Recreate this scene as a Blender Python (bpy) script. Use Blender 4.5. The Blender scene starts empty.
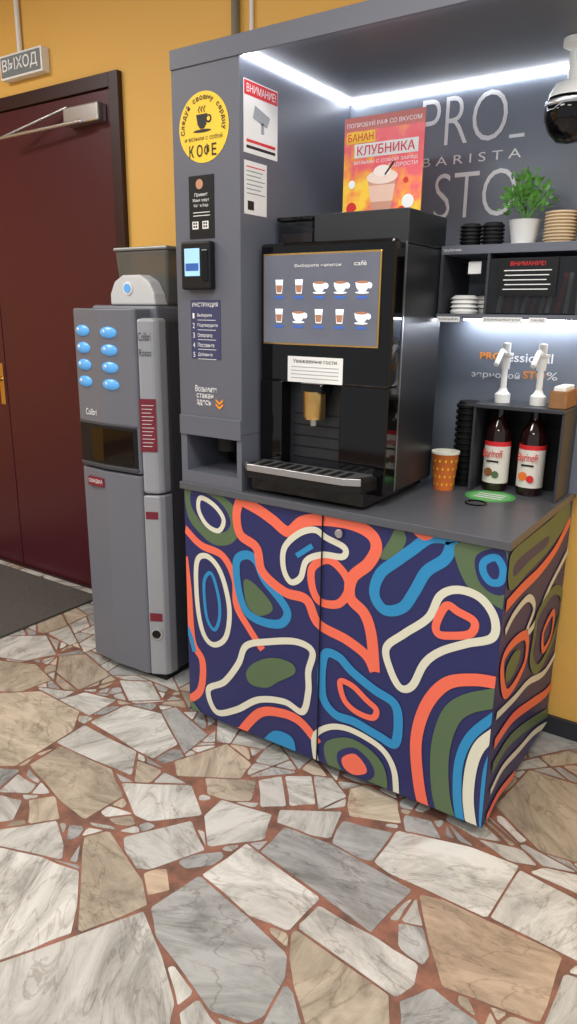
import bpy, bmesh, math, random
from mathutils import Vector, Matrix
random.seed(7)
scene=bpy.context.scene
try: scene.view_settings.view_transform='Standard'
except Exception: pass
# ---------------------------------------------------------------- camera
F,YAW,PIT,ROL=714.448,0.594,0.273,0.012
C=Vector((1.639,-1.775,1.482))
fw=Vector((-math.sin(YAW)*math.cos(PIT),math.cos(YAW)*math.cos(PIT),-math.sin(PIT)))
r0=Vector((math.cos(YAW),math.sin(YAW),0));u0=r0.cross(fw)
ri=math.cos(ROL)*r0+math.sin(ROL)*u0; up=-math.sin(ROL)*r0+math.cos(ROL)*u0
cd=bpy.data.cameras.new("camera");cam=bpy.data.objects.new("camera",cd);scene.collection.objects.link(cam)
M=Matrix((ri,up,-fw)).transposed().to_4x4();M.translation=C;cam.matrix_world=M
cd.sensor_fit='VERTICAL';cd.sensor_height=36;cd.lens=36*F/1024;cd.clip_start=.05
scene.camera=cam
def survey(x,y,ax,val):
    """photo measurement -> real point on a known world plane (used only to digitise flat artwork / paving)"""
    d=fw+ri*((x-288.5)/F)+up*((512-y)/F)
    return C+d*((val-C[ax])/d[ax])
# ---------------------------------------------------------------- materials
def lin(c):
    return tuple(((v/255)/12.92 if v/255<=.04045 else ((v/255+.055)/1.055)**2.4) for v in c)+(1,)
def mat(name,rgb,rough=.5,metal=0,var=.05,scale=8,emit=0,alpha=1,bump=0,coat=0,spec=None):
    m=bpy.data.materials.new(name);m.use_nodes=True;nt=m.node_tree;b=nt.nodes["Principled BSDF"]
    c=lin(rgb);b.inputs["Roughness"].default_value=rough;b.inputs["Metallic"].default_value=metal
    n=nt.nodes.new("ShaderNodeTexNoise");n.inputs["Scale"].default_value=scale;n.inputs["Detail"].default_value=4
    tc=nt.nodes.new("ShaderNodeTexCoord");nt.links.new(tc.outputs["Object"],n.inputs["Vector"])
    mx=nt.nodes.new("ShaderNodeMix");mx.data_type='RGBA'
    mx.inputs[6].default_value=tuple(v*(1-var) for v in c[:3])+(1,)
    mx.inputs[7].default_value=tuple(min(1,v*(1+var)) for v in c[:3])+(1,)
    nt.links.new(n.outputs["Fac"],mx.inputs[0]);nt.links.new(mx.outputs[2],b.inputs["Base Color"])
    if emit:
        nt.links.new(mx.outputs[2],b.inputs["Emission Color"]);b.inputs["Emission Strength"].default_value=emit
    if bump:
        bp=nt.nodes.new("ShaderNodeBump");bp.inputs["Strength"].default_value=bump;bp.inputs["Distance"].default_value=.01
        n2=nt.nodes.new("ShaderNodeTexNoise");n2.inputs["Scale"].default_value=scale*12;nt.links.new(tc.outputs["Object"],n2.inputs["Vector"])
        nt.links.new(n2.outputs["Fac"],bp.inputs["Height"]);nt.links.new(bp.outputs[0],b.inputs["Normal"])
    if coat: b.inputs["Coat Weight"].default_value=coat
    if spec is not None: b.inputs["Specular IOR Level"].default_value=spec
    if alpha<1: b.inputs["Alpha"].default_value=alpha
    return m
YEL=mat("yellow_paint",(228,178,88),.6,var=.04,scale=2,bump=.15)
CEIL=mat("ceiling_white",(225,222,215),.8)
MAROON=mat("maroon_door",(72,20,34),.35,var=.08,scale=3)
MAROOND=mat("maroon_dark",(42,12,19),.4)
KG=mat("kiosk_grey",(96,99,110),.42,var=.03)
KP=mat("kiosk_panel_grey",(114,120,132),.4,var=.03)
KD=mat("kiosk_dark",(52,54,60),.45)
CT=mat("counter_grey",(82,84,90),.35,var=.06,scale=30)
BLK=mat("gloss_black",(8,8,10),.05,spec=.45)
BLM=mat("matte_black",(18,18,20),.5,spec=.3)
SIDE=mat("machine_side",(36,38,42),.35)
GOLD=mat("gold",(214,176,110),.25,metal=.9)
STEEL=mat("steel",(190,190,192),.28,metal=.9)
WHT=mat("white_plastic",(238,238,235),.35)
PAPER=mat("white_paper",(234,234,232),.7)
COLG=mat("vending_grey",(106,109,119),.38,var=.04)
COLD=mat("vending_dark_grey",(66,68,75),.4)
SIL=mat("vending_silver",(164,166,172),.35,metal=.2)
BLU=mat("button_blue",(90,165,230),.25,emit=.25)
BURG=mat("burgundy_label",(120,28,45),.5)
RED=mat("red_print",(215,40,45),.5)
ORG=mat("orange_print",(245,150,40),.5)
YST=mat("yellow_sticker",(248,205,50),.45)
TXW=mat("print_white",(240,240,240),.5)
TXB=mat("print_black",(20,20,22),.5)
LED=mat("led_strip",(240,246,255),.5,emit=24,var=0)
LED2=mat("led_strip_shelf",(240,246,255),.5,emit=65,var=0)
RUB=mat("rubber_mat",(108,104,100),.95,var=.3,scale=60,bump=1)
BASEB=mat("baseboard_dark",(40,42,50),.5)
NAVY=mat("print_navy",(36,39,94),.42,var=.03)
CORAL=mat("print_coral",(240,110,84),.42,var=.03)
CREAM=mat("print_cream",(220,218,198),.42,var=.03)
PBLUE=mat("print_blue",(40,138,192),.42,var=.03)
OLIVE=mat("print_olive",(86,108,76),.42,var=.03)
GLASS=mat("smoked_acrylic",(40,42,46),.08,alpha=.55)
# ---------------------------------------------------------------- builders
def group(name):
    e=bpy.data.objects.new(name,None);e.empty_display_size=.1;scene.collection.objects.link(e);return e
def link(ob,parent,m=None):
    scene.collection.objects.link(ob)
    if parent is not None: ob.parent=parent
    if m is not None: ob.data.materials.append(m)
    return ob
def mesh(name,verts,faces,m,parent=None,smooth=False):
    me=bpy.data.meshes.new(name);me.from_pydata([tuple(v) for v in verts],[],faces);me.update()
    if smooth:
        for p in me.polygons:p.use_smooth=True
    return link(bpy.data.objects.new(name,me),parent,m)
def bev(ob,w,seg=2):
    if w>0:
        b=ob.modifiers.new("bevel",'BEVEL');b.width=w;b.segments=seg;b.limit_method='ANGLE'
    return ob
def box(name,x0,x1,y0,y1,z0,z1,m,parent=None,b=0.002):
    v=[(x,y,z) for z in (z0,z1) for y in (y0,y1) for x in (x0,x1)]
    f=[(0,2,3,1),(4,5,7,6),(0,1,5,4),(2,6,7,3),(0,4,6,2),(1,3,7,5)]
    return bev(mesh(name,v,f,m,parent),b)
def prism(name,pts,z0,z1,m,parent=None,b=0.003):
    n=len(pts);v=[(x,y,z0) for x,y in pts]+[(x,y,z1) for x,y in pts]
    f=[tuple(range(n))[::-1],tuple(range(n,2*n))]+[(i,(i+1)%n,n+(i+1)%n,n+i) for i in range(n)]
    ob=mesh(name,v,f,m,parent)
    bm=bmesh.new();bm.from_mesh(ob.data);bmesh.ops.recalc_face_normals(bm,faces=bm.faces);bm.to_mesh(ob.data);bm.free()
    return bev(ob,b)
def lathe(name,prof,cx,cy,m,parent=None,n=40,rot=None,loc=None):
    v=[];f=[]
    for r,z in prof:
        for i in range(n):
            a=2*math.pi*i/n;v.append((r*math.cos(a),r*math.sin(a),z))
    for j in range(len(prof)-1):
        for i in range(n):
            k=(i+1)%n;f.append((j*n+i,j*n+k,(j+1)*n+k,(j+1)*n+i))
    f.append(tuple(range(n))[::-1]);L=(len(prof)-1)*n;f.append(tuple(range(L,L+n)))
    ob=mesh(name,v,f,m,parent)
    for p in ob.data.polygons:
        if len(p.vertices)==4:p.use_smooth=True
    e=ob.modifiers.new("es",'EDGE_SPLIT');e.split_angle=math.radians(40)
    if rot: ob.rotation_euler=rot
    ob.location=loc if loc else (cx,cy,0)
    return ob
def tube(name,pts,r,m,parent=None):
    cu=bpy.data.curves.new(name,'CURVE');cu.dimensions='3D';cu.bevel_depth=r;cu.bevel_resolution=4;cu.use_fill_caps=True
    s=cu.splines.new('POLY');s.points.add(len(pts)-1)
    for i,p in enumerate(pts): s.points[i].co=tuple(p)+(1,)
    return link(bpy.data.objects.new(name,cu),parent,m)
def text(name,body,a0,a1,z0,z1,pl,m,parent,face='Y',thin=0):
    cu=bpy.data.curves.new(name,'FONT');cu.body=body;cu.size=1;cu.offset=thin;cu.align_x='LEFT';cu.resolution_u=4
    ob=link(bpy.data.objects.new(name,cu),parent,m)
    bpy.context.view_layer.update()
    xs=[c[0] for c in ob.bound_box];ys=[c[1] for c in ob.bound_box]
    sx=(a1-a0)/max(1e-6,max(xs)-min(xs));sy=(z1-z0)/max(1e-6,max(ys)-min(ys))
    ob.scale=(sx,sy,1)
    if face=='Y':
        ob.rotation_euler=(math.pi/2,0,0);ob.location=(a0-min(xs)*sx,pl,z0-min(ys)*sy)
    elif face=='X':
        ob.rotation_euler=(math.pi/2,0,math.pi/2);ob.location=(pl,a0-min(xs)*sx,z0-min(ys)*sy)
    else:
        ob.location=(a0-min(xs)*sx,z0-min(ys)*sy,pl)
    return ob
def disc(name,x,y,z,r,m,parent,n=48,rz=None):
    rz=rz or r
    return mesh(name,[(x+r*math.cos(2*math.pi*i/n),y,z+rz*math.sin(2*math.pi*i/n)) for i in range(n)],[tuple(range(n))],m,parent)
def flat(name,pts,y,m,parent):
    return mesh(name,[(x,y,z) for x,z in pts],[tuple(range(len(pts)))],m,parent)
# ---------------------------------------------------------------- room
WY=.70
w=group("wall_back")
box("wall_surface",-4.2,4.2,WY,WY+.15,-.01,3.1,YEL,w,0)
box("wall_left",-4.35,-4.2,-5,WY,-.01,3.1,YEL,None,0)
box("ceiling",-4.2,4.2,-5,WY,3.1,3.2,CEIL,None,0)
box("baseboard_back",1.0,4.2,WY-.015,WY,0,.07,BASEB,None)
FM=bpy.data.materials.new("terracotta_mortar");FM.use_nodes=True;nt=FM.node_tree;b=nt.nodes["Principled BSDF"]
tc=nt.nodes.new("ShaderNodeTexCoord");n=nt.nodes.new("ShaderNodeTexNoise");n.inputs["Scale"].default_value=11;n.inputs["Detail"].default_value=10;n.inputs["Roughness"].default_value=.7
cr=nt.nodes.new("ShaderNodeValToRGB");cr.color_ramp.elements[0].position=.33;cr.color_ramp.elements[0].color=lin((88,68,60));cr.color_ramp.elements[1].position=.68;cr.color_ramp.elements[1].color=lin((158,106,86))
nt.links.new(tc.outputs["Object"],n.inputs["Vector"]);nt.links.new(n.outputs["Fac"],cr.inputs[0]);nt.links.new(cr.outputs[0],b.inputs["Base Color"]);b.inputs["Roughness"].default_value=.6
box("floor",-4.2,4.2,-5,WY,-.1,-.0015,FM,None,0)
ST=bpy.data.materials.new("marble_paving");ST.use_nodes=True;nt=ST.node_tree;b=nt.nodes["Principled BSDF"];b.inputs["Roughness"].default_value=.22
N=nt.nodes.new;Lk=nt.links.new
at=N("ShaderNodeAttribute");at.attribute_name="stone";at2=N("ShaderNodeAttribute");at2.attribute_name="seed";tc=N("ShaderNodeTexCoord")
off=N("ShaderNodeVectorMath");off.operation='MULTIPLY_ADD';off.inputs[1].default_value=(17,23,0);Lk(at2.outputs["Color"],off.inputs[0]);Lk(tc.outputs["Object"],off.inputs[2])
sp=N("ShaderNodeSeparateXYZ");Lk(at2.outputs["Color"],sp.inputs[0])
an=N("ShaderNodeMath");an.operation='MULTIPLY';an.inputs[1].default_value=6.28;Lk(sp.outputs[2],an.inputs[0])
vr=N("ShaderNodeVectorRotate");vr.rotation_type='Z_AXIS';Lk(off.outputs[0],vr.inputs["Vector"]);Lk(an.outputs[0],vr.inputs["Angle"])
mp=N("ShaderNodeMapping");mp.inputs["Scale"].default_value=(2.0,5.5,1);Lk(vr.outputs[0],mp.inputs["Vector"])
n1=N("ShaderNodeTexNoise");n1.inputs["Scale"].default_value=1.9;n1.inputs["Detail"].default_value=12;n1.inputs["Roughness"].default_value=.72;n1.inputs["Distortion"].default_value=.9;Lk(mp.outputs[0],n1.inputs["Vector"])
r1=N("ShaderNodeValToRGB");e=r1.color_ramp.elements;e[0].position=.32;e[0].color=(.34,.33,.32,1);e[1].position=.60;e[1].color=(1.03,1.03,1.03,1)
k=e.new(.47);k.color=(.74,.735,.72,1)
Lk(n1.outputs["Fac"],r1.inputs[0])
m1=N("ShaderNodeMix");m1.data_type='RGBA';m1.blend_type='MULTIPLY';m1.inputs[0].default_value=.85;Lk(at.outputs["Color"],m1.inputs[6]);Lk(r1.outputs[0],m1.inputs[7])
n2=N("ShaderNodeTexNoise");n2.inputs["Scale"].default_value=1.8;n2.inputs["Detail"].default_value=8;n2.inputs["Distortion"].default_value=.9;Lk(mp.outputs[0],n2.inputs["Vector"])
ab=N("ShaderNodeMath");ab.operation='SUBTRACT';ab.inputs[1].default_value=.5;Lk(n2.outputs["Fac"],ab.inputs[0])
ab2=N("ShaderNodeMath");ab2.operation='ABSOLUTE';Lk(ab.outputs[0],ab2.inputs[0])
r2=N("ShaderNodeValToRGB");r2.color_ramp.elements[0].position=0;r2.color_ramp.elements[0].color=(.42,.37,.33,1);r2.color_ramp.elements[1].position=.016;r2.color_ramp.elements[1].color=(1,1,1,1);Lk(ab2.outputs[0],r2.inputs[0])
m2=N("ShaderNodeMix");m2.data_type='RGBA';m2.blend_type='MULTIPLY';m2.inputs[0].default_value=.5;Lk(m1.outputs[2],m2.inputs[6]);Lk(r2.outputs[0],m2.inputs[7]);Lk(m2.outputs[2],b.inputs["Base Color"])
# paving slabs digitised from the photo; tone: w white g grey b beige p warm beige
S="""w 0,966 60,946 142,913 160,958 172,1003 166,1040 -20,1050 -30,975
w -20,848 0,849 40,858 77,872 75,906 69,932 0,960 -20,966
b 86,838 108,832 141,882 145,904 76,936 79,880
g 153,908 199,877 245,917 285,955 283,977 262,1015 248,1021 212,1009 158,936
w 203,876 246,845 318,898 288,929 250,914
g 262,852 285,828 330,845 410,890 372,931 322,903
w 299,927 322,905 416,965 412,984 396,995
b 288,935 299,931 386,987 388,1040 312,1040 296,986
w 376,862 398,832 470,848 517,866 486,916 390,872
p 420,896 455,904 560,956 545,1005 538,1020 444,985 431,942
w 490,912 521,872 590,908 600,970 500,932
w 545,1030 566,976 600,985 600,1040
g 402,1003 432,990 478,1024 470,1040 402,1040
g 400,925 425,930 430,951 421,964 400,946
w 125,838 190,822 203,849 150,868 128,866
w 206,816 222,801 270,815 263,838 210,850
w 122,784 190,786 201,814 150,820 136,814
b 206,779 255,781 250,800 210,799
b 31,765 60,747 110,770 124,794 85,818 62,800
w 58,742 84,726 135,752 132,774 85,755
b -20,694 40,692 78,712 70,735 20,765 -20,765
w 92,722 126,706 160,714 176,744 152,758
g 152,714 175,708 206,735 182,754
b 176,762 226,745 250,764 240,777 180,782
w 260,781 280,777 285,805 262,806
w 286,777 310,777 314,803 291,805
w 315,777 331,779 345,796 319,808
w 281,811 340,812 330,837 277,828
g 344,822 391,833 371,860 327,847
b 346,791 366,786 396,801 400,822 351,815
g 406,816 430,822 440,837 402,829
w -10,832 55,822 62,845 60,860 -10,846
w 0,796 20,801 12,819 -10,822
b 30,801 54,797 59,818 30,828
b 497,806 530,771 600,792 600,868 541,850
w 480,841 520,850 536,864 510,860
w 545,869 600,880 600,902 532,873
w 165,970 184,965 195,989 180,1004
w 182,1014 205,996 220,1014 216,1040 186,1040
g 256,1014 284,986 300,1002 306,1040 258,1040
p 141,872 165,870 168,889 146,894
g 176,858 220,853 225,862 186,867
b -10,660 35,665 50,680 20,691 -10,690
w -10,637 45,636 55,654 25,660 -10,655
b 60,656 85,655 109,675 80,689 58,672
w 60,700 85,693 115,700 85,717 60,711
w 120,681 150,682 160,699 130,700
w 450,800 470,812 500,840 476,836 448,820""".strip().split("\n")
tones={'w':(208,207,202),'g':(178,179,178),'b':(196,183,164),'p':(190,168,146)}
def area(p): return .5*sum(p[i-1][0]*p[i][1]-p[i][0]*p[i-1][1] for i in range(len(p)))
def clip(poly,ax,ay,bx,by,keep_left=True,offd=0.0):
    ex,ey=bx-ax,by-ay;l=math.hypot(ex,ey)
    if l<1e-9: return poly
    nx,ny=-ey/l,ex/l
    s=1 if keep_left else -1
    out=[];L=len(poly)
    dist=lambda p:s*((p[0]-ax)*nx+(p[1]-ay)*ny)-offd
    for k in range(L):
        A=poly[k];B=poly[(k+1)%L];da=dist(A);db=dist(B)
        if da>=0: out.append(A)
        if (da>=0)!=(db>=0):
            t=da/(da-db);out.append((A[0]+(B[0]-A[0])*t,A[1]+(B[1]-A[1])*t))
    return out
def hull(pts):
    pts=sorted(set(pts))
    def half(ps):
        h=[]
        for p in ps:
            while len(h)>=2 and (h[-1][0]-h[-2][0])*(p[1]-h[-2][1])-(h[-1][1]-h[-2][1])*(p[0]-h[-2][0])<=0:h.pop()
            h.append(p)
        return h[:-1]
    return half(pts)+half(pts[::-1])
traced=[]
for s in S:
    t,*q=s.split();pts=[]
    for a in q:
        a,b_=a.split(",");p=survey(float(a),float(b_),2,0);pts.append((p.x,p.y))
    H=hull(pts)
    cx=sum(p[0] for p in H)/len(H);cy=sum(p[1] for p in H)/len(H)
    G=[(cx-1,cy-1),(cx+1,cy-1),(cx+1,cy+1),(cx-1,cy+1)]
    for i in range(len(H)): G=clip(G,*H[i-1],*H[i],True,-.008)
    for i in range(16):
        an_=i*math.pi/8;R=max((p[0]-cx)*math.cos(an_)+(p[1]-cy)*math.sin(an_) for p in H)+.009
        mx_,my_=cx+R*math.cos(an_),cy+R*math.sin(an_)
        G=clip(G,mx_,my_,mx_-math.sin(an_),my_+math.cos(an_),True)
    for T,_ in traced:
        I=G
        for i in range(len(T)):
            I=clip(I,*T[i-1],*T[i],True)
            if len(I)<3:break
        if len(I)>=3 and abs(area(I))>1e-6:
            best=None
            for i in range(len(T)):
                c_=clip(G,*T[i-1],*T[i],False)
                if len(c_)>=3 and (best is None or abs(area(c_))>abs(area(best))): best=c_
            if best: G=best
    traced.append((G,t))
def bsp(poly,out,depth=0):
    A=abs(area(poly))
    if A<random.uniform(.010,.05) or depth>18: out.append(poly);return
    L=len(poly);best=max(range(L),key=lambda i:(poly[i][0]-poly[i-1][0])**2+(poly[i][1]-poly[i-1][1])**2)
    a,b_=poly[best-1],poly[best];t=random.uniform(.33,.67);px_,py_=a[0]+(b_[0]-a[0])*t,a[1]+(b_[1]-a[1])*t
    ang=math.atan2(b_[1]-a[1],b_[0]-a[0])+math.pi/2+random.uniform(-.6,.6)
    qx,qy=px_+math.cos(ang),py_+math.sin(ang)
    l_=clip(poly,px_,py_,qx,qy,True);r_=clip(poly,px_,py_,qx,qy,False)
    if len(l_)<3 or len(r_)<3: out.append(poly);return
    bsp(l_,out,depth+1);bsp(r_,out,depth+1)
cells=[];bsp([(-3.6,-4.4),(3.8,-4.4),(3.8,WY+.02),(-3.6,WY+.02)],cells)
for T,_ in traced:
    bx0=min(p[0] for p in T);bx1=max(p[0] for p in T);by0=min(p[1] for p in T);by1=max(p[1] for p in T)
    new=[]
    for P in cells:
        if max(p[0] for p in P)<bx0 or min(p[0] for p in P)>bx1 or max(p[1] for p in P)<by0 or min(p[1] for p in P)>by1: new.append(P);continue
        rem=P;outs=[]
        for i in range(len(T)):
            a,b_=T[i-1],T[i]
            o_=clip(rem,a[0],a[1],b_[0],b_[1],False)
            rem=clip(rem,a[0],a[1],b_[0],b_[1],True)
            if len(o_)>=3 and abs(area(o_))>1e-5: outs.append(o_)
            if len(rem)<3 or abs(area(rem))<1e-6: rem=None;break
        new+= outs if rem else [P]
    cells=new
items=[(P,random.choice("wwwwggbb"),random.uniform(.0025,.006)) for P in cells]+[(P,t,.003) for P,t in traced]
V=[];Fc=[];Cl=[]
for P,t,gp in items:
    if area(P)<0:P=P[::-1]
    out=P
    for i in range(len(P)):
        a,b_=P[i-1],P[i]
        out=clip(out,a[0],a[1],b_[0],b_[1],True,gp)
        if len(out)<3:break
    if len(out)<3 or abs(area(out))<.0005:continue
    pp=[A for k,A in enumerate(out) if (A[0]-out[k-1][0])**2+(A[1]-out[k-1][1])**2>.004**2]
    if len(pp)<3:continue
    out=[];L=len(pp)
    for k in range(L):
        A=pp[k-1];B=pp[k];D=pp[(k+1)%L]
        e1=math.hypot(A[0]-B[0],A[1]-B[1]);e2=math.hypot(D[0]-B[0],D[1]-B[1])
        u=min(.3,random.uniform(.002,.010)/e1);v_=min(.3,random.uniform(.002,.010)/e2)
        out+= [(B[0]+(A[0]-B[0])*u,B[1]+(A[1]-B[1])*u),(B[0]+(D[0]-B[0])*v_,B[1]+(D[1]-B[1])*v_)]
        if e2>.08:
            w_=random.uniform(.35,.65);nx,ny=-(D[1]-B[1])/e2,(D[0]-B[0])/e2;am=random.uniform(-.0008,.0035)
            out.append((B[0]+(D[0]-B[0])*w_+nx*am,B[1]+(D[1]-B[1])*w_+ny*am))
    out=[(px_,min(py_,WY-.003)) for px_,py_ in out]
    base=len(V);n_=len(out)
    V+=[(a,b2,0) for a,b2 in out]+[(a,b2,-.002) for a,b2 in out]
    col=tones[t];k_=random.uniform(.88,1.04);cc=lin(tuple(min(240,v*k_) for v in col))
    sd_=(random.random(),random.random(),random.random(),1)
    Fc.append(tuple(range(base,base+n_)));Cl.append((cc,n_,sd_))
    for k in range(n_):
        Fc.append((base+k,base+n_+k,base+n_+(k+1)%n_,base+(k+1)%n_));Cl.append((cc,4,sd_))
me=bpy.data.meshes.new("floor_paving");me.from_pydata(V,[],Fc);me.update()
ca=me.color_attributes.new("stone",'FLOAT_COLOR','CORNER');k=0
for cc,n_,s_ in Cl:
    for _ in range(n_): ca.data[k].color=cc;k+=1
ca=me.color_attributes.new("seed",'FLOAT_COLOR','CORNER');k=0
for cc,n_,s_ in Cl:
    for _ in range(n_): ca.data[k].color=s_;k+=1
link(bpy.data.objects.new("floor_paving",me),None,ST)
# ---------------------------------------------------------------- door
g=group("door_1")
box("frame_right",-.99,-.932,.672,WY,0,2.478,MAROOND,g)
box("frame_top",-2.9,-.99,.672,WY,2.42,2.478,MAROOND,g)
box("leaf_right",-1.925,-.995,.682,WY,.01,2.415,MAROON,g)
box("leaf_left",-2.85,-1.932,.682,WY,.01,2.415,MAROON,g)
box("threshold",-2.9,-.93,.66,WY,0,.012,MAROOND,g)
box("handle_plate",-1.985,-1.945,.674,.684,.96,1.19,GOLD,g)
tube("lever",[(-1.965,.676,1.10),(-1.965,.635,1.10),(-2.07,.635,1.10)],.009,GOLD,g)
box("closer_body",-1.25,-1.02,.63,.682,2.285,2.36,STEEL,g,.006)
tube("closer_arm_a",[(-1.12,.62,2.29),(-1.66,.58,2.27)],.008,STEEL,g)
tube("closer_arm_b",[(-1.66,.58,2.27),(-1.25,.66,2.37)],.006,STEEL,g)
g=group("exit_sign")
box("case",-1.711,-1.40,.655,WY,2.54,2.645,WHT,g,.004)
box("face",-1.70,-1.41,.651,.656,2.55,2.635,mat("sign_grey",(120,128,132),.4),g)
text("lettering","ВЫХОД",-1.685,-1.425,2.562,2.623,.649,TXW,g,thin=.012)
tube("conduit",[(-1.59,.685,2.64),(-1.59,.685,3.1)],.012,PAPER,g)
g=group("wall_conduit")
tube("pipe",[(-.293,.685,2.1),(-.293,.685,3.1)],.016,mat("pipe_grey",(120,112,95),.5),g)
tube("cable",[(-.22,.69,2.1),(-.22,.69,3.1)],.008,PAPER,g)
box("doormat",-2.5,-1.17,-.7,.60,.001,.013,RUB,None,.003)
# ---------------------------------------------------------------- kiosk
W,D,WT,ZH,ZL,DB=1.132,.686,.257,2.217,2.177,.626
K=group("coffee_kiosk")
box("cabinet_body",.002,W-.002,.004,D,.04,.895,NAVY,K,0)
box("counter_top",-.006,W+.006,-.01,D,.895,.92,CT,K,.002)
box("tower_main",0,WT,0,DB,1.10,ZL,KG,K,.003)
box("tower_back",0,WT,.22,DB,.92,1.10,BLM,K,0)
box("tower_side_l",0,.026,0,.22,.92,1.10,KG,K,0)
box("tower_side_r",.238,WT,0,.22,.92,1.10,KG,K,0)
box("tower_sill",.026,.238,0,.22,.92,.962,KG,K,0)
box("tower_ledge",.0,WT,-.006,0,1.085,1.15,KG,K,.002)
lathe("cup_chute",[(.045,1.03),(.05,1.10)],.13,.1,BLM,K)
box("canopy",0,W+.02,0,D,ZL+.003,ZH,KG,K,.002)
box("canopy_lip",0,W+.02,-.004,.003,ZL-.012,ZH,KG,K,.001)
box("back_panel",WT,W+.02,DB,D,.92,ZL,KP,K,0)
box("led_front",WT,W,.006,.015,ZL-.006,ZL+.002,LED,K,0)
box("led_side",WT+.002,WT+.011,.018,DB-.016,ZL-.006,ZL+.002,LED,K,0)
box("led_back",WT+.014,W,DB-.012,DB-.003,ZL-.006,ZL+.002,LED,K,0)
for i,(cx,cy) in enumerate([(.06,.07),(W-.07,.06),(.06,.6),(W-.07,.6)]):
    lathe("caster_%d"%i,[(.02,-.012),(.02,.012)],0,0,BLM,K,n=24,rot=(math.pi/2,0,.3),loc=(cx,cy,.02))
    box("caster_fork_%d"%i,cx-.014,cx+.014,cy-.014,cy+.014,.03,.041,STEEL,K,0)
def cat(P,closed,n=9):
    out=[];L=len(P)
    rng=range(L) if closed else range(L-1)
    for i in rng:
        if closed: a,b,c,d=P[i-1],P[i],P[(i+1)%L],P[(i+2)%L]
        else: a,b,c,d=P[max(0,i-1)],P[i],P[i+1],P[min(L-1,i+2)]
        for k in range(n):
            t=k/n
            out.append(tuple(.5*((2*b[j])+(-a[j]+c[j])*t+(2*a[j]-5*b[j]+4*c[j]-d[j])*t*t+(-a[j]+3*b[j]-3*c[j]+d[j])*t**3) for j in (0,1)))
    if not closed: out.append(P[-1])
    return out
ART=[0]
def art(kind,m,pts,width=12,side=False,closed=True):
    ax,val=(0,W) if side else (1,0.0)
    P=[]
    q=[float(v) for v in pts.replace(","," ").split()]
    for i in range(0,len(q),2):
        p=survey(q[i],q[i+1],ax,val);P.append((p.y if side else p.x,p.z))
    lim=(.003,D-.003) if side else (.003,W-.003)
    cl=lambda p:(min(max(p[0],lim[0]),lim[1]),min(max(p[1],.043),.893))
    ART[0]+=1;o=.0008+ART[0]*.00006
    put=(lambda p:(W-.002+o,p[0],p[1])) if side else (lambda p:(p[0],.004-o,p[1]))
    S_=cat(P,closed if kind=='s' else True)
    if kind=='f':
        mesh("print_%d"%ART[0],[put(cl(p)) for p in S_],[tuple(range(len(S_)))],m,K)
    else:
        h=width*.0034/2;n=len(S_);v=[];f=[]
        for i,p in enumerate(S_):
            a=S_[i-1] if (closed or i>0) else p;b=S_[(i+1)%n] if (closed or i<n-1) else p
            tx,tz=b[0]-a[0],b[1]-a[1];l=math.hypot(tx,tz) or 1
            nx,nz=-tz/l*h,tx/l*h
            v+=[put(cl((p[0]+nx,p[1]+nz))),put(cl((p[0]-nx,p[1]-nz)))]
        for i in range(n if closed else n-1):
            j=(i+1)%n;f.append((2*i,2*i+1,2*j+1,2*j))
        mesh("print_%d"%ART[0],v,f,m,K)
A=art
A('f',OLIVE,"186 486 212 492 232 505 240 526 232 543 214 545 198 532 187 515")
A('f',NAVY,"192 490 210 496 224 508 230 524 222 533 208 530 196 516 190 503")
A('s',CREAM,"200 498 214 506 223 520 218 531 206 525 198 510",5)
A('s',CORAL,"184 528 200 545 222 556 234 580 236 606 248 628 262 650",8,closed=False)
A('s',CORAL,"184 556 188 590 192 640 202 662 200 690 188 700",9,closed=False)
A('s',CREAM,"196 564 205 556 217 567 225 588 229 614 225 638 213 645 203 634 197 605",6)
A('s',PBLUE,"204 580 211 574 218 597 219 618 214 630 207 620 204 600",4)
A('s',PBLUE,"184 622 190 636 194 652",6,closed=False)
A('s',PBLUE,"236 562 246 555 256 562 264 580 280 600 287 614 280 624 262 622 246 612 238 590",9)
A('f',OLIVE,"244 580 254 584 270 602 271 612 258 616 248 608 244 595")
A('s',CORAL,"240 498 236 515 240 535 256 548 262 572 284 592 306 600 318 624 346 640 366 656 374 672",10,closed=False)
A('s',CORAL,"240 500 258 510 272 520 288 532 302 522 322 520 350 524 370 534 376 548 368 564 352 578 350 598 364 614 371 636 374 672",11,closed=False)
A('s',CORAL,"312 568 328 560 344 574 348 590 338 604 320 602 312 588",8)
A('s',CREAM,"284 548 298 534 314 530 326 538 344 548 342 557 322 555 306 561 300 578 290 582 283 568",6)
A('s',PBLUE,"296 556 312 546",5,closed=False)
A('f',OLIVE,"398 526 406 538 400 552 386 560 380 556 388 542")
A('s',PBLUE,"450 540 430 538 412 550 398 560 380 574 374 594 384 610 402 608 414 592 426 572 444 560 450 548",10)
A('s',CORAL,"414 528 424 536 434 530",8,closed=False)
A('f',OLIVE,"455 545 480 541 508 546 508 606 488 602 470 590 458 568")
A('f',NAVY,"476 556 500 548 507 560 506 592 492 594 478 580")
A('s',PBLUE,"484 562 496 558 503 570 500 582 490 582 483 572",6)
A('s',CREAM,"386 648 404 634 428 618 440 596 458 590 480 598 494 618 492 638 466 644 440 652 424 664 412 686 400 688 390 670",7)
A('s',CORAL,"436 624 446 606 458 612 474 622 470 634 450 636 438 634",7)
A('s',CREAM,"208 690 224 682 238 664 246 646 268 642 296 642 312 652 308 672 308 692 302 712 284 702 258 700 236 710 216 712",7)
A('f',OLIVE,"246 672 256 662 274 658 292 664 294 674 278 682 266 688 250 684")
A('s',OLIVE,"190 702 206 722 226 736 246 744",8,closed=False)
A('s',CORAL,"236 738 258 714 280 713 300 722 318 744",10,closed=False)
A('f',PBLUE,"262 744 274 731 292 738 294 756 278 750")
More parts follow.
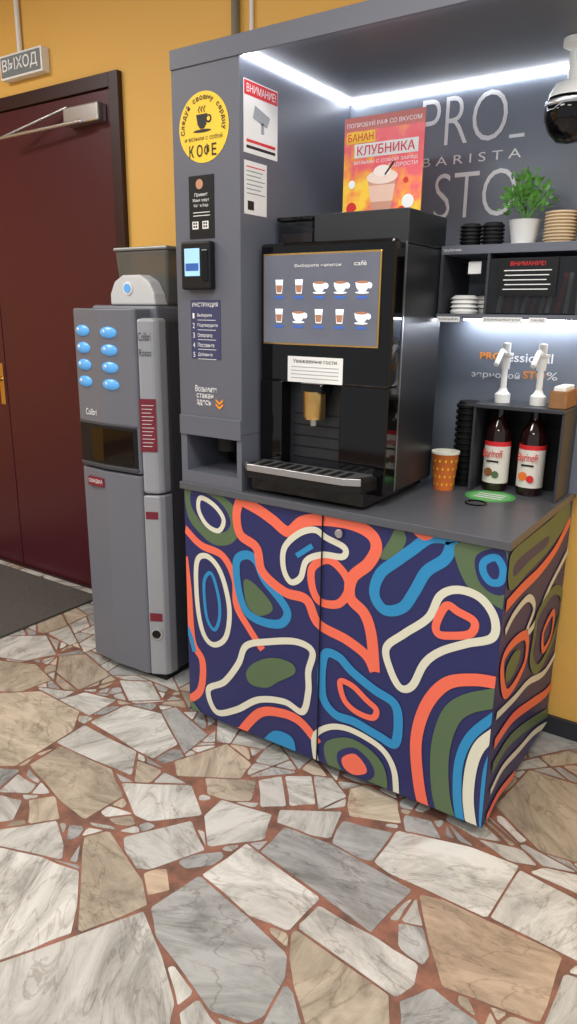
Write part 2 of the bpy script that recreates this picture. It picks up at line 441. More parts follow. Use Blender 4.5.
A('s',PBLUE,"324 656 338 657 352 672 374 690 394 704 398 724 394 744 378 736 354 722 334 714 322 694",9)
A('s',CORAL,"340 682 352 686 366 700 376 710 372 718 356 712 344 700",6)
A('s',CREAM,"316 762 314 738 326 728 344 728 366 738 384 752 394 772 396 800",6,closed=False)
A('f',OLIVE,"326 742 348 738 370 750 384 768 386 790 370 790 350 784 334 773 325 758")
A('f',NAVY,"338 752 354 748 370 762 374 776 362 782 346 774 338 764")
A('f',CORAL,"342 758 354 754 364 764 366 773 354 775 344 768")
A('s',CORAL,"424 812 418 780 416 740 426 706 446 684 474 680 500 684",11,closed=False)
A('s',OLIVE,"446 818 440 790 440 750 450 718 468 704 500 698",17,closed=False)
A('s',PBLUE,"460 822 457 796 459 762 471 736 496 716",8,closed=False)
A('s',CREAM,"472 832 468 800 471 768 480 746 498 732",10,closed=False)
A('f',PBLUE,"483 770 494 756 488 836 479 828")
A('f',OLIVE,"510 556 530 536 552 518 568 502 568 520 550 548 528 572 510 590",side=True)
A('f',NAVY,"516 562 534 546 548 536 546 546 530 560 514 576",side=True)
A('s',CORAL,"506 606 522 588 540 570 556 548 570 520",10,side=True,closed=False)
A('s',CREAM,"505 632 514 614 528 598 534 608 526 632 534 624 548 590 560 566 570 546",7,side=True,closed=False)
A('s',CORAL,"502 664 512 644 526 636 524 664 506 694",9,side=True)
A('f',OLIVE,"506 668 514 652 520 652 514 672 506 682",side=True)
A('s',OLIVE,"538 614 554 590 562 600 552 640 538 668 531 660 534 636",10,side=True)
A('s',CORAL,"543 632 553 612 551 634 543 650",7,side=True)
A('s',CREAM,"496 716 514 698 528 682 544 672 558 648",7,side=True,closed=False)
A('s',CORAL,"494 744 512 718 530 704 546 692 556 676",10,side=True,closed=False)
A('s',OLIVE,"492 768 508 742 526 726 548 712",11,side=True,closed=False)
A('s',CREAM,"490 792 502 768 518 750 534 732 550 722",7,side=True,closed=False)
A('s',CORAL,"486 818 498 794 514 774",8,side=True,closed=False)
gx=survey(320,640,1,0).x
box("door_gap",gx-.0015,gx+.0015,-.0045,0,.042,.894,BLM,K,0)
lathe("door_lock",[(.013,0),(.013,.006),(.009,.008)],0,0,STEEL,K,n=24,rot=(math.pi/2,0,0),loc=(survey(340,533,1,0).x,-.004,survey(340,533,1,0).z))
# tower signage
disc("sticker_disc",.124,-.0012,2.0,.095,YST,K)
for i,ch in enumerate("КОФЕ"):
    text("coffee_letter_%d"%i,ch,.068+i*.029,.068+i*.029+(.023 if ch in "ОФ" else .018),1.922,1.955,-.0026,TXB,K,thin=.015)
flat("sticker_cup",[(.098,2.035),(.141,2.035),(.136,2.008),(.127,1.997),(.112,1.997),(.103,2.008)],-.0026,TXB,K)
disc("sticker_saucer",.120,-.0026,1.991,.034,TXB,K,rz=.004)
disc("cup_handle_o",.145,-.0024,2.021,.011,TXB,K);disc("cup_handle_i",.145,-.0028,2.021,.006,YST,K)
text("sticker_line","и возьми с собой",.052,.196,1.966,1.979,-.0026,TXB,K)
for i,ch in enumerate("Следуй своему сердцу"):
    if ch==' ':continue
    a=math.radians(186-i*(192/19));R=.079
    cu=bpy.data.curves.new("arc",'FONT');cu.body=ch;cu.size=.0195;cu.align_x='CENTER';cu.align_y='CENTER';cu.offset=.0004
    ob=link(bpy.data.objects.new("arc_letter_%d"%i,cu),K,TXB)
    ob.rotation_euler=(Matrix.Rotation(-(a-math.pi/2),4,'Y')@Matrix.Rotation(math.pi/2,4,'X')).to_euler()
    ob.location=(.124+R*math.cos(a),-.0026,2.0+R*math.sin(a))
for i in range(3):
    tube("steam_%d"%i,[(.110+i*.01,-.0022,2.04),(.106+i*.01,-.0022,2.047),(.113+i*.01,-.0022,2.056)],.0012,TXB,K)
box("poster_black",.062,.160,-.002,0,1.695,1.872,BLM,K,0)
disc("poster_pic",.105,-.003,1.848,.014,mat("skin_print",(190,140,110)),K)
text("poster_t0","Привет!",.085,.135,1.812,1.824,-.0026,TXW,K)
text("poster_t1","Меня зовут",.078,.142,1.797,1.808,-.0026,TXW,K)
text("poster_t2","Кофе Бар",.082,.138,1.783,1.793,-.0026,TXW,K)
for i in range(2): box("poster_txt_%d"%i,.078,.144,-.0026,-.002,1.768-i*.009,1.770-i*.009,TXW,K,0)
for i in range(2):
    box("qr_%d"%i,.074+i*.040,.098+i*.040,-.0026,-.002,1.722,1.744,PAPER,K,0)
    for q in range(4): box("qr_px_%d_%d"%(i,q),.078+i*.040+(q%2)*.009,.084+i*.040+(q%2)*.009,-.003,-.0026,1.726+(q//2)*.009,1.732+(q//2)*.009,TXB,K,0)
text("take_cup_a","Возьмите",.07,.16,1.230,1.250,-.002,TXW,K,thin=.004)
text("take_cup_b","стакан",.075,.145,1.210,1.224,-.002,TXW,K,thin=.004)
text("take_cup_c","здесь",.075,.135,1.184,1.204,-.002,TXW,K,thin=.004)
for i in range(2): flat("arrow_%d"%i,[(.155,1.212-i*.014),(.17,1.2-i*.014),(.185,1.212-i*.014),(.185,1.204-i*.014),(.17,1.192-i*.014),(.155,1.204-i*.014)],-.002,ORG,K)
ILAB=mat("instruction_label",(58,62,98),.45)
box("instruction_label",.058,.178,-.002,0,1.335,1.515,ILAB,K,0)
text("instr_title","ИНСТРУКЦИЯ",.066,.170,1.492,1.507,-.003,TXW,K,thin=.004)
for i,s in enumerate(["Выберите","Подтвердите","Оплатите","Поставьте","Добавьте"]):
    z=1.465-i*.03
    text("instr_no_%d"%i,str(i+1),.066,.074,z-.006,z+.01,-.003,TXW,K)
    text("instr_tx_%d"%i,s,.086,.086+.0075*len(s),z-.003,z+.009,-.003,TXW,K)
    box("instr_ln_%d"%i,.086,.16,-.0026,-.002,z-.0115,z-.010,TXW,K,0)
box("warning_sheet",WT,WT+.0015,.018,.185,1.925,2.115,PAPER,K,0)
box("warning_red",WT+.0015,WT+.002,.02,.183,2.075,2.112,RED,K,0)
text("warning_title","ВНИМАНИЕ!",.03,.173,2.083,2.104,WT+.003,TXW,K,'X',thin=.004)
PG=mat("pic_grey",(150,155,160))
mesh("warning_pic",[(WT+.0022,.06,2.02),(WT+.0022,.13,2.005),(WT+.0022,.145,2.035),(WT+.0022,.07,2.055)],[(0,1,2,3)],PG,K)
mesh("warning_pic_b",[(WT+.0022,.10,1.985),(WT+.0022,.115,1.985),(WT+.0022,.115,2.015),(WT+.0022,.10,2.015)],[(0,1,2,3)],PG,K)
for i in range(2): box("warning_line_%d"%i,WT+.0015,WT+.002,.03,.173,1.938+i*.016,1.946+i*.016,RED if i else TXB,K,0)
box("notice_sheet",WT,WT+.0015,.02,.13,1.76,1.905,PAPER,K,0)
for i in range(7): box("notice_ln_%d"%i,WT+.0015,WT+.002,.03,.12-.01*(i%3),1.888-i*.012,1.891-i*.012,PG if i else RED,K,0)
box("notice_qr",WT+.0015,WT+.002,.035,.065,1.772,1.797,TXB,K,0)
# back panel signage
text("sign_pro","PRO",.530,.815,2.008,2.152,DB-.002,TXW,K,thin=-.012)
box("sign_underscore",.825,.872,DB-.002,DB,2.008,2.018,TXW,K,0)
text("sign_barista","B A R I S T A",.54,.868,1.950,1.977,DB-.002,TXW,K)
text("sign_sto","STO",.59,.862,1.785,1.925,DB-.002,TXW,K,thin=-.012)
box("sign_underscore_b",.535,.58,DB-.002,DB,1.785,1.795,TXW,K,0)
text("tag_pro","PRO",.79,.865,1.337,1.36,DB-.002,ORG,K,thin=.02)
text("tag_fess","fessional",.87,1.03,1.332,1.362,DB-.002,TXW,K,thin=.008)
text("tag_zern","зерновой",.765,.93,1.272,1.298,DB-.002,TXW,K,thin=.008)
text("tag_sto","STO",.94,1.01,1.28,1.305,DB-.002,ORG,K,thin=.02)
text("tag_pc","%",1.015,1.05,1.28,1.305,DB-.002,TXW,K)
# shelf
box("shelf_top",.722,W+.01,.40,DB,1.655,1.68,KG,K,.001)
box("shelf_bottom",.722,W+.01,.39,DB,1.468,1.482,KG,K,.001)
box("shelf_side_l",.722,.732,.40,DB,1.482,1.655,KD,K,0)
box("shelf_div",.868,.876,.40,DB,1.482,1.655,KD,K,0)
box("shelf_side_r",W,W+.01,.40,DB,1.482,1.655,KD,K,0)
box("shelf_acrylic",.876,W,.402,.406,1.485,1.64,GLASS,K,0)
box("shelf_led",.74,W,.585,.597,1.462,1.468,LED2,K,0)
for i in range(9): tube("sugar_sticks_%d"%i,[(.90+i*.024,.44+.01*(i%3),1.487),(.905+i*.024+.01*(i%2),.47,1.60)],.007,[PAPER,RED,PAPER][i%3],K)
box("shelf_notice",.905,1.075,.396,.401,1.535,1.64,BLM,K,0)
text("shelf_notice_t","ВНИМАНИЕ!",.94,1.04,1.618,1.63,.395,RED,K,thin=.004)
for i in range(5): box("shelf_notice_l%d"%i,.922+.004*(i%2),1.058-.006*(i%3),.3952,.396,1.604-i*.013,1.6065-i*.013,TXW,K,0)
for i,(a,b_) in enumerate([(.728,.80),(.872,.99),(1.01,1.06)]):
    box("shelf_tag_%d"%i,a,b_,.386,.39,1.458,1.474,PAPER,K,0)
    text("shelf_tag_t%d"%i,["крышки","размешиватели","сахар"][i],a+.006,b_-.006,1.462,1.470,.3855,TXB,K)
box("shelf_label",.80,.84,.43,.432,1.60,1.635,PAPER,K,0)
text("shelf_tag_top","трубочки",.728,.785,1.662,1.672,.399,TXW,K)
for k_,(lx,ly) in enumerate([(.785,.46),(.82,.56)]):
    lathe("lids_in_shelf_%d"%k_,[(.0,1.483),(.042,1.483),(.044,1.49),(.036,1.50),(.044,1.502),(.036,1.512),(.044,1.515),(.036,1.525),(.044,1.528),(.03,1.538)],lx,ly,WHT,K)
lathe("waste_ring",[(.034,.9195),(.034,.923),(.03,.924),(.026,.921),(.026,.9195)],.925,.315,BLK,K)
box("rack_top",.842,1.125,.455,DB,1.195,1.208,KD,K,.002)
box("rack_side_l",.842,.850,.46,DB,.92,1.195,KD,K,.001)
box("rack_side_r",1.117,1.125,.46,DB,.92,1.195,KD,K,.001)
box("rack_back",.850,1.117,.615,DB,.92,1.195,BLM,K,0)
# ---------------------------------------------------------------- green sticker
g=group("round_counter_sticker")
lathe("disc",[(.0,.9202),(.078,.9202),(.078,.9206)],.93,.43,mat("green_print",(80,170,85),.5),g,n=64)
lathe("disc_inner",[(.0,.9206),(.064,.9206),(.064,.9208)],.93,.43,mat("pale_green",(120,190,120),.5),g,n=64)
for i in range(3): box("sticker_text_%d"%i,.885,.975,.40+i*.025,.41+i*.025,.9208,.9209,TXW,g,0)
# ---------------------------------------------------------------- espresso machine
g=group("coffee_machine")
X0,X1,Y0,Y1=.268,.722,.085,.44
box("body",X0,X1-.004,Y0+.05,Y1,.955,1.672,SIDE,g,.006)
box("front_upper",X0,X1,Y0,Y0+.07,1.27,1.68,BLK,g,.01)
box("front_left",X0,X0+.085,Y0,Y0+.07,.955,1.275,BLK,g,.004)
box("front_right",X1-.16,X1,Y0,Y0+.07,.955,1.275,BLK,g,.004)
box("recess_back",X0+.08,X1-.15,Y0+.055,Y0+.07,.98,1.275,BLK,g,0)
for i in range(5): box("recess_rib_%d"%i,X0+.10,X1-.18,Y0+.048,Y0+.056,1.03+i*.035,1.034+i*.035,BLM,g,0)
box("front_trim",X1-.003,X1+.001,Y0+.068,Y0+.074,.96,1.675,STEEL,g,0)
box("screen_frame",.283,.685,Y0-.006,Y0,1.385,1.65,GOLD,g,.003)
SC=mat("screen",(98,101,112),.08,emit=.32,var=.35,scale=4,spec=.3)
box("screen",.289,.679,Y0-.0075,Y0-.005,1.391,1.644,SC,g,0)
CUPW=mat("icon_cup",(225,230,238),.4,emit=.6);CUPB=mat("icon_coffee",(165,115,85),.4,emit=.3)
ICL=mat("icon_label",(60,95,170),.4,emit=.4)
yi=Y0-.0085
for r_ in range(2):
    for c_ in range(5):
        cx=.345+c_*.071;cz=1.553-r_*.084
        if (c_+r_)%3==2 or (r_==0 and c_ in(3,4)) :
            pts=[(cx+.022*math.cos(t),cz+.012+.027*math.sin(t)) for t in [math.pi+math.pi*j/10 for j in range(11)]]
            flat("icon_%d%d"%(r_,c_),pts,yi,CUPW,g)
            disc("icon_h_%d%d"%(r_,c_),cx+.023,yi+.0004,cz+.003,.008,CUPW,g,n=20)
            disc("icon_s_%d%d"%(r_,c_),cx,yi-.0002,cz-.016,.022,CUPW,g,n=20,rz=.003)
            disc("icon_t_%d%d"%(r_,c_),cx,yi-.0004,cz+.012,.020,CUPB,g,n=20,rz=.004)
        else:
            flat("icon_%d%d"%(r_,c_),[(cx-.014,cz+.022),(cx+.014,cz+.022),(cx+.010,cz-.018),(cx-.010,cz-.018)],yi,CUPW,g)
            flat("icon_c_%d%d"%(r_,c_),[(cx-.0115,cz+.006),(cx+.0115,cz+.006),(cx+.0085,cz-.015),(cx-.0085,cz-.015)],yi-.0004,CUPB,g)
        box("icon_l_%d%d"%(r_,c_),cx-.017,cx+.017,yi,yi+.0005,cz-.033,cz-.025,ICL,g,0)
text("screen_title","Выберите напиток",.40,.56,1.607,1.618,yi,TXW,g)
text("screen_brand","café",.60,.64,1.61,1.622,yi,TXW,g)
box("notice",.375,.570,Y0-.002,Y0,1.275,1.352,PAPER,g,0)
text("notice_t","Уважаемые гости",.395,.55,1.333,1.345,Y0-.003,TXB,g)
for i in range(4): box("notice_l%d"%i,.388,.557,Y0-.0026,Y0-.002,1.32-i*.011,1.322-i*.011,PG,g,0)
box("nozzle_head",.43,.51,Y0-.02,Y0+.05,1.245,1.275,BLK,g,.006)
lathe("nozzle",[(.0,1.165),(.031,1.165),(.035,1.172),(.035,1.25)],.47,Y0+.005,GOLD,g)
lathe("nozzle_tip",[(.0,1.145),(.012,1.145),(.014,1.166)],.47,Y0+.005,STEEL,g)
prism("tray",[(X0,Y0),(X0+.002,.0),(X0+.03,-.022),(X1-.08,-.022),(X1-.03,-.0),(X1-.02,Y0)],.975,1.015,BLM,g,.005)
prism("tray_rim",[(X0+.002,-.001),(X0+.03,-.026),(X1-.08,-.026),(X1-.03,-.003),(X1-.035,.004),(X1-.08,-.015),(X0+.03,-.015),(X0+.01,.006)],1.0,1.022,STEEL,g,.002)
prism("tray_grid",[(X0+.015,Y0),(X0+.035,-.01),(X1-.085,-.01),(X1-.04,Y0)],1.013,1.018,STEEL,g,0)
for i in range(9): box("tray_slot_%d"%i,X0+.05+i*.037,X0+.07+i*.037,.0,.07,1.018,1.0185,BLM,g,0)
box("plinth",X0+.01,X1-.03,.02,.42,.93,.98,BLK,g,.004)
for i,(a,b_) in enumerate([(X0+.04,.06),(X1-.07,.06),(X0+.04,.4),(X1-.07,.4)]):
    lathe("foot_%d"%i,[(.018,.9201),(.016,.94)],a,b_,BLM,g,n=20)
box("top_unit",.405,X1-.004,.17,Y1,1.672,1.765,SIDE,g,.004)
box("bean_hopper",X0+.005,.40,.17,.40,1.675,1.75,GLASS,g,.008)
box("bean_hopper_lid",X0+.002,.402,.167,.403,1.75,1.762,BLK,g,.003)
box("beans",X0+.012,.395,.178,.39,1.676,1.715,mat("coffee_beans",(60,36,24),.5,var=.5,scale=60),g,0)
# ---------------------------------------------------------------- poster on machine
g=group("advert_poster")
PO=bpy.data.materials.new("poster_gradient");PO.use_nodes=True;nt=PO.node_tree;b=nt.nodes["Principled BSDF"];b.inputs["Roughness"].default_value=.35
tc=nt.nodes.new("ShaderNodeTexCoord");sp=nt.nodes.new("ShaderNodeSeparateXYZ");nz=nt.nodes.new("ShaderNodeTexNoise");nz.inputs["Scale"].default_value=5
mxx=nt.nodes.new("ShaderNodeMath");mxx.operation='MULTIPLY_ADD';mxx.inputs[1].default_value=.15
ad=nt.nodes.new("ShaderNodeMath");ad.operation='MULTIPLY_ADD';ad.inputs[1].default_value=.35
cr=nt.nodes.new("ShaderNodeValToRGB");e=cr.color_ramp.elements
e[0].position=.56;e[0].color=lin((250,205,66));e[1].position=1.0;e[1].color=lin((236,90,96))
k=e.new(.70);k.color=lin((246,150,70));k=e.new(.84);k.color=lin((238,100,110))
nt.links.new(tc.outputs["Generated"],sp.inputs[0]);nt.links.new(tc.outputs["Generated"],nz.inputs["Vector"])
nt.links.new(sp.outputs[0],mxx.inputs[0]);nt.links.new(nz.outputs["Fac"],mxx.inputs[2])
nt.links.new(sp.outputs[2],ad.inputs[0]);nt.links.new(mxx.outputs[0],ad.inputs[2]);nt.links.new(ad.outputs[0],cr.inputs[0]);nt.links.new(cr.outputs[0],b.inputs["Base Color"])
px0,px1,py,pz0,pz1=.392,.662,.36,1.768,2.06
box("sheet",px0,px1,py,py+.004,pz0,pz1,PO,g,0)
box("header",px0,px1,py-.0008,py,2.022,pz1,mat("poster_header",(196,104,92),.4),g,0)
text("line_a","ПОПРОБУЙ РАФ СО ВКУСОМ",.402,.652,2.031,2.047,py-.002,TXW,g)
box("banana_tag",.402,.50,py-.0015,py,1.987,2.019,YST,g,0)
text("banana","БАНАН",.407,.495,1.992,2.014,py-.003,RED,g,thin=.01)
box("straw_tag",.43,.645,py-.0015,py,1.945,1.984,PAPER,g,0)
text("strawberry","КЛУБНИКА",.44,.635,1.951,1.978,py-.003,RED,g,thin=.01)
text("line_b","ВОЗЬМИ С СОБОЙ ЗАРЯД",.43,.645,1.925,1.938,py-.002,TXW,g)
text("line_c","БОДРОСТИ",.55,.645,1.908,1.921,py-.002,TXW,g)
flat("cup_print",[(.48,1.885),(.58,1.885),(.562,1.78),(.498,1.78)],py-.0015,mat("latte_print",(205,150,125)),g)
flat("cup_sleeve",[(.484,1.862),(.576,1.862),(.568,1.815),(.492,1.815)],py-.0018,mat("cup_sleeve_print",(228,190,170)),g)
disc("cream_print",.53,py-.002,1.885,.053,mat("cream_print",(240,215,200)),g,rz=.020)
disc("cream_top",.53,py-.0022,1.902,.030,mat("cream_print2",(250,235,225)),g,rz=.016)
tube("straw_print",[(.54,py-.003,1.89),(.568,py-.003,1.925)],.0025,TXB,g)
for i,(a,b_,r_) in enumerate([(.425,1.80,.018),(.445,1.785,.012),(.62,1.81,.02),(.60,1.785,.013),(.643,1.785,.012),(.425,1.87,.012),(.61,1.87,.008)]):
    disc("berry_%d"%i,a,py-.0018-.0002*i,b_,r_,[RED,YST,WHT][i%3],g)
# ---------------------------------------------------------------- card terminal
g=group("card_payment_terminal")
box("case",.045,.162,-.028,0,1.545,1.685,BLM,g,.006)
box("display",.062,.122,-.0295,-.028,1.585,1.665,mat("terminal_screen",(150,195,235),.2,emit=.6),g,0)
box("display_band",.066,.118,-.0302,-.0295,1.60,1.622,mat("terminal_blue",(50,90,160),.3,emit=.4),g,0)
box("reader_slot",.132,.155,-.031,-.028,1.57,1.66,BLK,g,.002)
# ---------------------------------------------------------------- syrups
SYR=mat("syrup_dark",(34,14,11),.05,coat=.3);LBL=mat("syrup_label",(228,222,212),.5)
for i,cx in enumerate([.907,1.02]):
    g=group("syrup_bottle");cy=.535
    lathe("bottle",[(.0,.9203),(.038,.9203),(.041,.93),(.041,1.10),(.038,1.125),(.018,1.16),(.015,1.172),(.015,1.192)],cx,cy,SYR,g)
    lathe("label_band",[(.0415,.948),(.0415,1.085)],cx,cy,LBL,g)
    lathe("label_top",[(.0418,1.070),(.0418,1.085)],cx,cy,RED,g)
    text("label_text","Barinoff",cx-.032,cx+.032,1.034,1.060,cy-.0434,RED,g,thin=.008)
    box("label_stripe",cx-.02,cx+.02,cy-.0432,cy-.043,1.018,1.024,TXB,g,0)
    disc("fruit_a",cx-.012,cy-.0434,.985,.014,[mat("nut",(130,80,40)),mat("caramel",(235,120,40))][i],g)
    disc("fruit_b",cx+.012,cy-.0436,.978,.012,[OLIVE,RED][i],g)
    lathe("pump_collar",[(.0,1.2085),(.024,1.2085),(.024,1.236),(.015,1.244),(.011,1.254),(.0,1.254)],cx,cy,WHT,g)
    lathe("pump_stem",[(.010,1.24),(.009,1.345)],cx,cy,WHT,g,n=20)
    lathe("pump_cap",[(.014,1.315),(.016,1.352),(.023,1.357),(.023,1.365),(.0,1.365)],cx,cy,WHT,g,n=24)
    tube("pump_spout",[(cx,cy,1.36),(cx+.0,cy-.04,1.372),(cx-.002,cy-.085,1.332)],.008,WHT,g)
    lathe("pump_top",[(.013,1.365),(.013,1.395),(.0,1.398)],cx,cy,WHT,g,n=20)
def ribs(name,cx,cy,r1,r2,z0,z1,step,m,obj):
    g=group(obj);prof=[(0,z0)];z=z0
    while z<z1-1e-6:
        prof+=[(r2,z),(r1,z+step*.2),(r1,z+step*.6),(r2,z+step*.7)];z+=step
    prof.append((r2*.9,z1+.004));prof.append((0,z1+.004))
    return lathe(name,prof,cx,cy,m,g)
ribs("stack",.796,.545,.042,.036,.9203,1.20,.02,BLM,"cup_lid_stack")
ribs("stack",.778,.49,.034,.029,1.6803,1.745,.011,BLM,"cup_lid_stack")
ribs("stack",.847,.49,.034,.029,1.6803,1.745,.011,BLM,"cup_lid_stack")
BEI=mat("kraft_beige",(206,184,150),.7)
ribs("stack",1.045,.49,.046,.040,1.6803,1.765,.009,BEI,"paper_cup_stack")
ribs("stack",1.14,.49,.046,.040,1.6803,1.775,.009,BEI,"paper_cup_stack")
g=group("napkin_box")
box("box",1.07,1.122,.47,.60,1.2085,1.262,mat("kraft_brown",(150,105,65),.7,var=.3,scale=40),g,.003)
box("napkins",1.078,1.114,.48,.59,1.255,1.275,PAPER,g,.004)
# plant
g=group("potted_plant")
lathe("pot",[(.0,1.6803),(.034,1.6803),(.046,1.75),(.048,1.752),(.043,1.752),(.038,1.742),(.0,1.742)],.938,.50,WHT,g)
LEAF=mat("leaf_green",(96,156,66),.45,var=.5,scale=25)
V=[];Fc=[]
for i in range(340):
    a=random.uniform(0,2*math.pi);el=random.uniform(.05,1.5);R=random.uniform(.02,.084)
    c=Vector((.938+R*math.cos(a)*math.cos(el),.50+R*math.sin(a)*math.cos(el)*.9,1.765+R*1.15*math.sin(el)+random.uniform(0,.03)))
    dirn=Vector((math.cos(a)*math.cos(el),math.sin(a)*math.cos(el),math.sin(el)*.8+.2)).normalized()
    dirn=(dirn+Vector([random.uniform(-.5,.5) for _ in range(3)])).normalized()
    s=dirn.cross(Vector((random.uniform(-1,1),random.uniform(-1,1),1))).normalized();l=random.uniform(.012,.022);wd=l*.36
    b0=len(V);V+=[c,c+dirn*l*.4+s*wd,c+dirn*l*.8+s*wd*.7,c+dirn*l*1.1,c+dirn*l*.8-s*wd*.7,c+dirn*l*.4-s*wd];Fc.append(tuple(range(b0,b0+6)))
mesh("leaves",V,Fc,LEAF,g)
for i in range(12):
    a=i*.52;tube("stem_%d"%i,[(.938,.5,1.74),(.938+.03*math.cos(a),.5+.03*math.sin(a),1.79),(.938+.055*math.cos(a),.5+.055*math.sin(a),1.82)],.0012,LEAF,g)
# paper cup
g=group("paper_cup")
CUP=mat("cup_orange",(226,118,52),.55,var=.12,scale=30)
ccx,ccy=.768,.435
lathe("cup",[(.0,.925),(.029,.925),(.030,.9203),(.032,.9203),(.0435,1.040),(.0455,1.042),(.0455,1.047),(.042,1.047),(.031,.93),(.0,.93)],ccx,ccy,CUP,g)
lathe("cup_rim",[(.0425,1.041),(.046,1.041),(.046,1.048),(.0425,1.048)],ccx,ccy,CREAM,g)
V=[];Fc=[]
for j in range(4):
    for i in range(14):
        a=i*2*math.pi/14+j*.22;z=.942+j*.026;r=.0322+(z-.92)*.096+.0010
        c=Vector((ccx+r*math.cos(a),ccy+r*math.sin(a),z));t=Vector((-math.sin(a),math.cos(a),0))
        b0=len(V);V+=[c-t*.0035,c+Vector((0,0,-.006)),c+t*.0035,c+Vector((math.cos(a)*.0008,math.sin(a)*.0008,.006))];Fc.append((b0,b0+1,b0+2,b0+3))
mesh("cup_pattern",V,Fc,YST,g)
# dome camera
g=group("dome_security_camera")
dx,dy,dz=1.062,.40,-.008
lathe("mount",[(.0,2.1768),(.035,2.1768),(.035,2.16),(.016,2.15),(.016,2.09+dz),(.045,2.078+dz),(.058,2.055+dz),(.060,2.035+dz)][::-1],dx,dy,WHT,g)
lathe("dome",[(.0,1.935+dz),(.03,1.940+dz),(.052,1.962+dz),(.066,1.995+dz),(.066,2.03+dz),(.060,2.045+dz),(.0,2.05+dz)],dx,dy,BLK,g)
lathe("ring",[(.067,2.022+dz),(.069,2.028+dz),(.067,2.036+dz)],dx,dy,STEEL,g)
# ---------------------------------------------------------------- vending machine
g=group("vending_machine")
fl=[(-.669,.22),(-.669,.14),(-.655,.122),(-.505,.108),(-.332,.118),(-.322,.125),(-.322,.22)]
fs=[(-.319,.215),(-.319,.122),(-.262,.152),(-.252,.172),(-.252,.215)]
box("body",-.664,-.258,.215,.60,.03,1.45,COLD,g,.01)
box("base",-.655,-.27,.16,.59,0,.035,BLM,g,0)
prism("upper_door",fl,.875,1.487,COLG,g,.014)
prism("lower_door",fl,.03,.868,COLG,g,.006)
prism("upper_strip",fs,.80,1.455,SIL,g,.012)
prism("lower_strip",fs,.03,.794,SIL,g,.006)
fb=[(-.664,.2),(-.664,.137),(-.652,.118),(-.505,.103),(-.337,.114),(-.330,.12),(-.330,.2)]
prism("dispense_window",fb,.89,1.05,BLM,g,.006)
prism("dispense_glass",[(-.64,.118),(-.505,.1015),(-.35,.1115),(-.35,.13),(-.64,.13)],.905,1.04,BLK,g,.002)
prism("window_sill",[(x,y-.004) for x,y in fb],.882,.896,COLD,g,.003)
prism("window_brow",[(x,y-.002) for x,y in fb],1.05,1.06,COLD,g,.002)
def fy(x):
    return .122+(x+.655)/(.15)*(-.014) if x<-.505 else .108+(x+.505)/.173*.010
for r_ in range(4):
    for c_,cx in enumerate((-.600,-.452)):
        cz=1.405-r_*.064-(.004 if c_ else 0)
        ob=lathe("button_%d%d"%(r_,c_),[(.0,0),(.042,0),(.042,.004),(.036,.009),(.0,.010)],0,0,BLU,g,n=28,rot=(math.pi/2,0,-.08 if c_==0 else .06),loc=(cx,fy(cx)+.002,cz))
        ob.scale=(1,.5,1)
        lathe("led_%d%d"%(r_,c_),[(.0,0),(.006,0),(.0,.004)],0,0,WHT,g,n=12,rot=(math.pi/2,0,0),loc=(cx-.018,fy(cx)-.008,cz+.004))
text("brand_tag","Colibri",-.60,-.54,1.085,1.11,.108,TXW,g)
box("red_label",-.61,-.52,.104,.118,.80,.835,BURG,g,0)
text("red_label_t","СКИДКА",-.605,-.525,.81,.828,.1035,TXW,g)
def sq(name,t0,t1,z0,z1,m,off=.002):
    a=Vector((-.319,.122,0));d=Vector((.057,.030,0));n=Vector((.030,-.057,0)).normalized()*off
    mesh(name,[a+d*t0+n+Vector((0,0,z0)),a+d*t1+n+Vector((0,0,z0)),a+d*t1+n+Vector((0,0,z1)),a+d*t0+n+Vector((0,0,z1))],[(0,1,2,3)],m,g)
for nm,bd,z0,z1 in (("logo_a","Colibri",1.375,1.405),("logo_b","Rosso",1.32,1.345)):
    ob=text(nm,bd,0,.046,0,z1-z0,0,KD,g)
    ob.rotation_euler=(math.pi/2,0,math.atan2(.030,.057));nn=Vector((.030,-.057,0)).normalized()*.002
    ob.location=Vector((-.313,.1252,z0))+nn
sq("price_label",.0,1.0,.965,1.165,BURG)
for i in range(12): sq("price_line_%d"%i,.14,.86-.08*(i%3),1.14-i*.014,1.142-i*.014,TXW,.003)
sq("red_tag",.1,.9,.27,.305,BURG)
sq("coin_panel",.12,.88,.70,.73,BURG)
a=Vector((-.319,.122,0))+Vector((.057,.030,0))*.5
lathe("coin_return",[(.024,0),(.026,.006),(.018,.008),(.018,.001),(.0,.001)],0,0,STEEL,g,n=28,rot=(math.pi/2,0,.486),loc=(a.x,a.y,.215))
lathe("coin_return_hole",[(.018,0),(.018,.0035),(.0,.0035)],0,0,BLM,g,n=28,rot=(math.pi/2,0,.486),loc=(a.x,a.y,.215))
prism("lid_round",[(-.64,.20),(-.64,.55),(-.29,.55),(-.29,.20)],1.44,1.50,COLG,g,.012)
pr=[(-.53,1.50),(-.53,1.54),(-.505,1.585),(-.46,1.608),(-.37,1.608),(-.325,1.585),(-.30,1.54),(-.295,1.50)]
v=[(x,.20,z) for x,z in pr]+[(x,.42,z) for x,z in pr];n=len(pr)
ob=mesh("lid_dome",v,[tuple(range(n)),tuple(range(2*n-1,n-1,-1))]+[(i,n+i,n+(i+1)%n,(i+1)%n) for i in range(n)],mat("dome_light",(205,207,210),.35),g);bev(ob,.008,3)
lathe("lock",[(.016,0),(.016,.006),(.0,.006)],0,0,BLU,g,n=20,rot=(math.pi/2,0,0),loc=(-.43,.198,1.56))
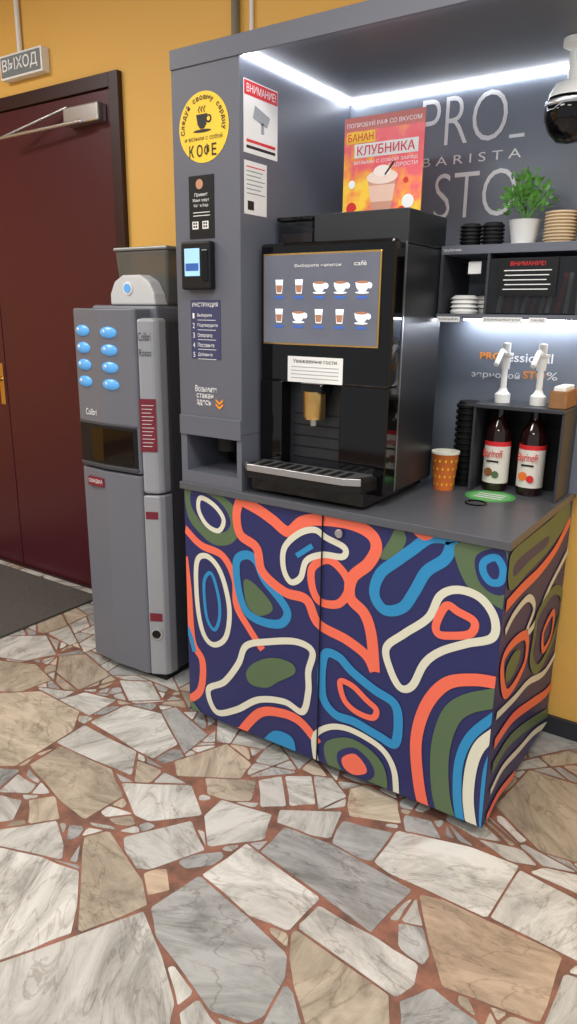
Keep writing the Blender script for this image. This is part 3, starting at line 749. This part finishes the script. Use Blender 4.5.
lathe("lock_ring",[(.024,0),(.024,.003),(.016,.003)],0,0,WHT,g,n=20,rot=(math.pi/2,0,0),loc=(-.43,.199,1.56))
HOP=mat("smoky_hopper",(96,97,95),.2,alpha=.8)
hb=[(-.535,.26),(-.29,.26),(-.29,.54),(-.535,.54)];ht=[(-.550,.25),(-.275,.25),(-.275,.56),(-.550,.56)]
v=[(x,y,1.50) for x,y in hb]+[(x,y,1.70) for x,y in ht]
bev(mesh("hopper",v,[(3,2,1,0),(4,5,6,7),(0,1,5,4),(1,2,6,5),(2,3,7,6),(3,0,4,7)],HOP,g),.014,3)
box("hopper_lid",-.553,-.272,.246,.564,1.697,1.710,mat("hopper_lid",(130,131,128),.3),g,.006)
# bin
g=group("waste_bin")
lathe("bin",[(.0,0.0005),(.085,.0005),(.10,.30),(.104,.32),(.098,.32),(.08,.02),(.0,.02)],-.135,.34,BLM,g)
lathe("bag",[(.103,.24),(.108,.30),(.107,.33),(.098,.335),(.09,.29)],-.135,.34,mat("bag_black",(30,30,34),.25,bump=1,scale=6),g)
# ---------------------------------------------------------------- lights
wd=bpy.data.worlds.new("world");scene.world=wd;wd.use_nodes=True
wd.node_tree.nodes["Background"].inputs[0].default_value=(.95,.97,1,1);wd.node_tree.nodes["Background"].inputs[1].default_value=.5
LP=mat("light_panel",(255,250,240),.5,emit=2,var=0)
for i,(lx,ly,p) in enumerate([(-1.9,-1.0,38),(1.3,-1.3,34),(-.3,-2.6,38),(2.9,-.9,28),(1.6,-3.6,36),(-2.6,-3.4,32)]):
    g=group("ceiling_light")
    box("housing",lx-.6,lx+.6,ly-.3,ly+.3,3.06,3.099,WHT,g);box("diffuser",lx-.58,lx+.58,ly-.28,ly+.28,3.052,3.06,LP,g,0)
    l=bpy.data.lights.new("tube_lamp",'AREA');l.shape='RECTANGLE';l.size=1.1;l.size_y=.55;l.energy=p;l.color=(1,.98,.95)
    o=bpy.data.objects.new("tube_lamp",l);o.location=(lx,ly,3.045);link(o,g)
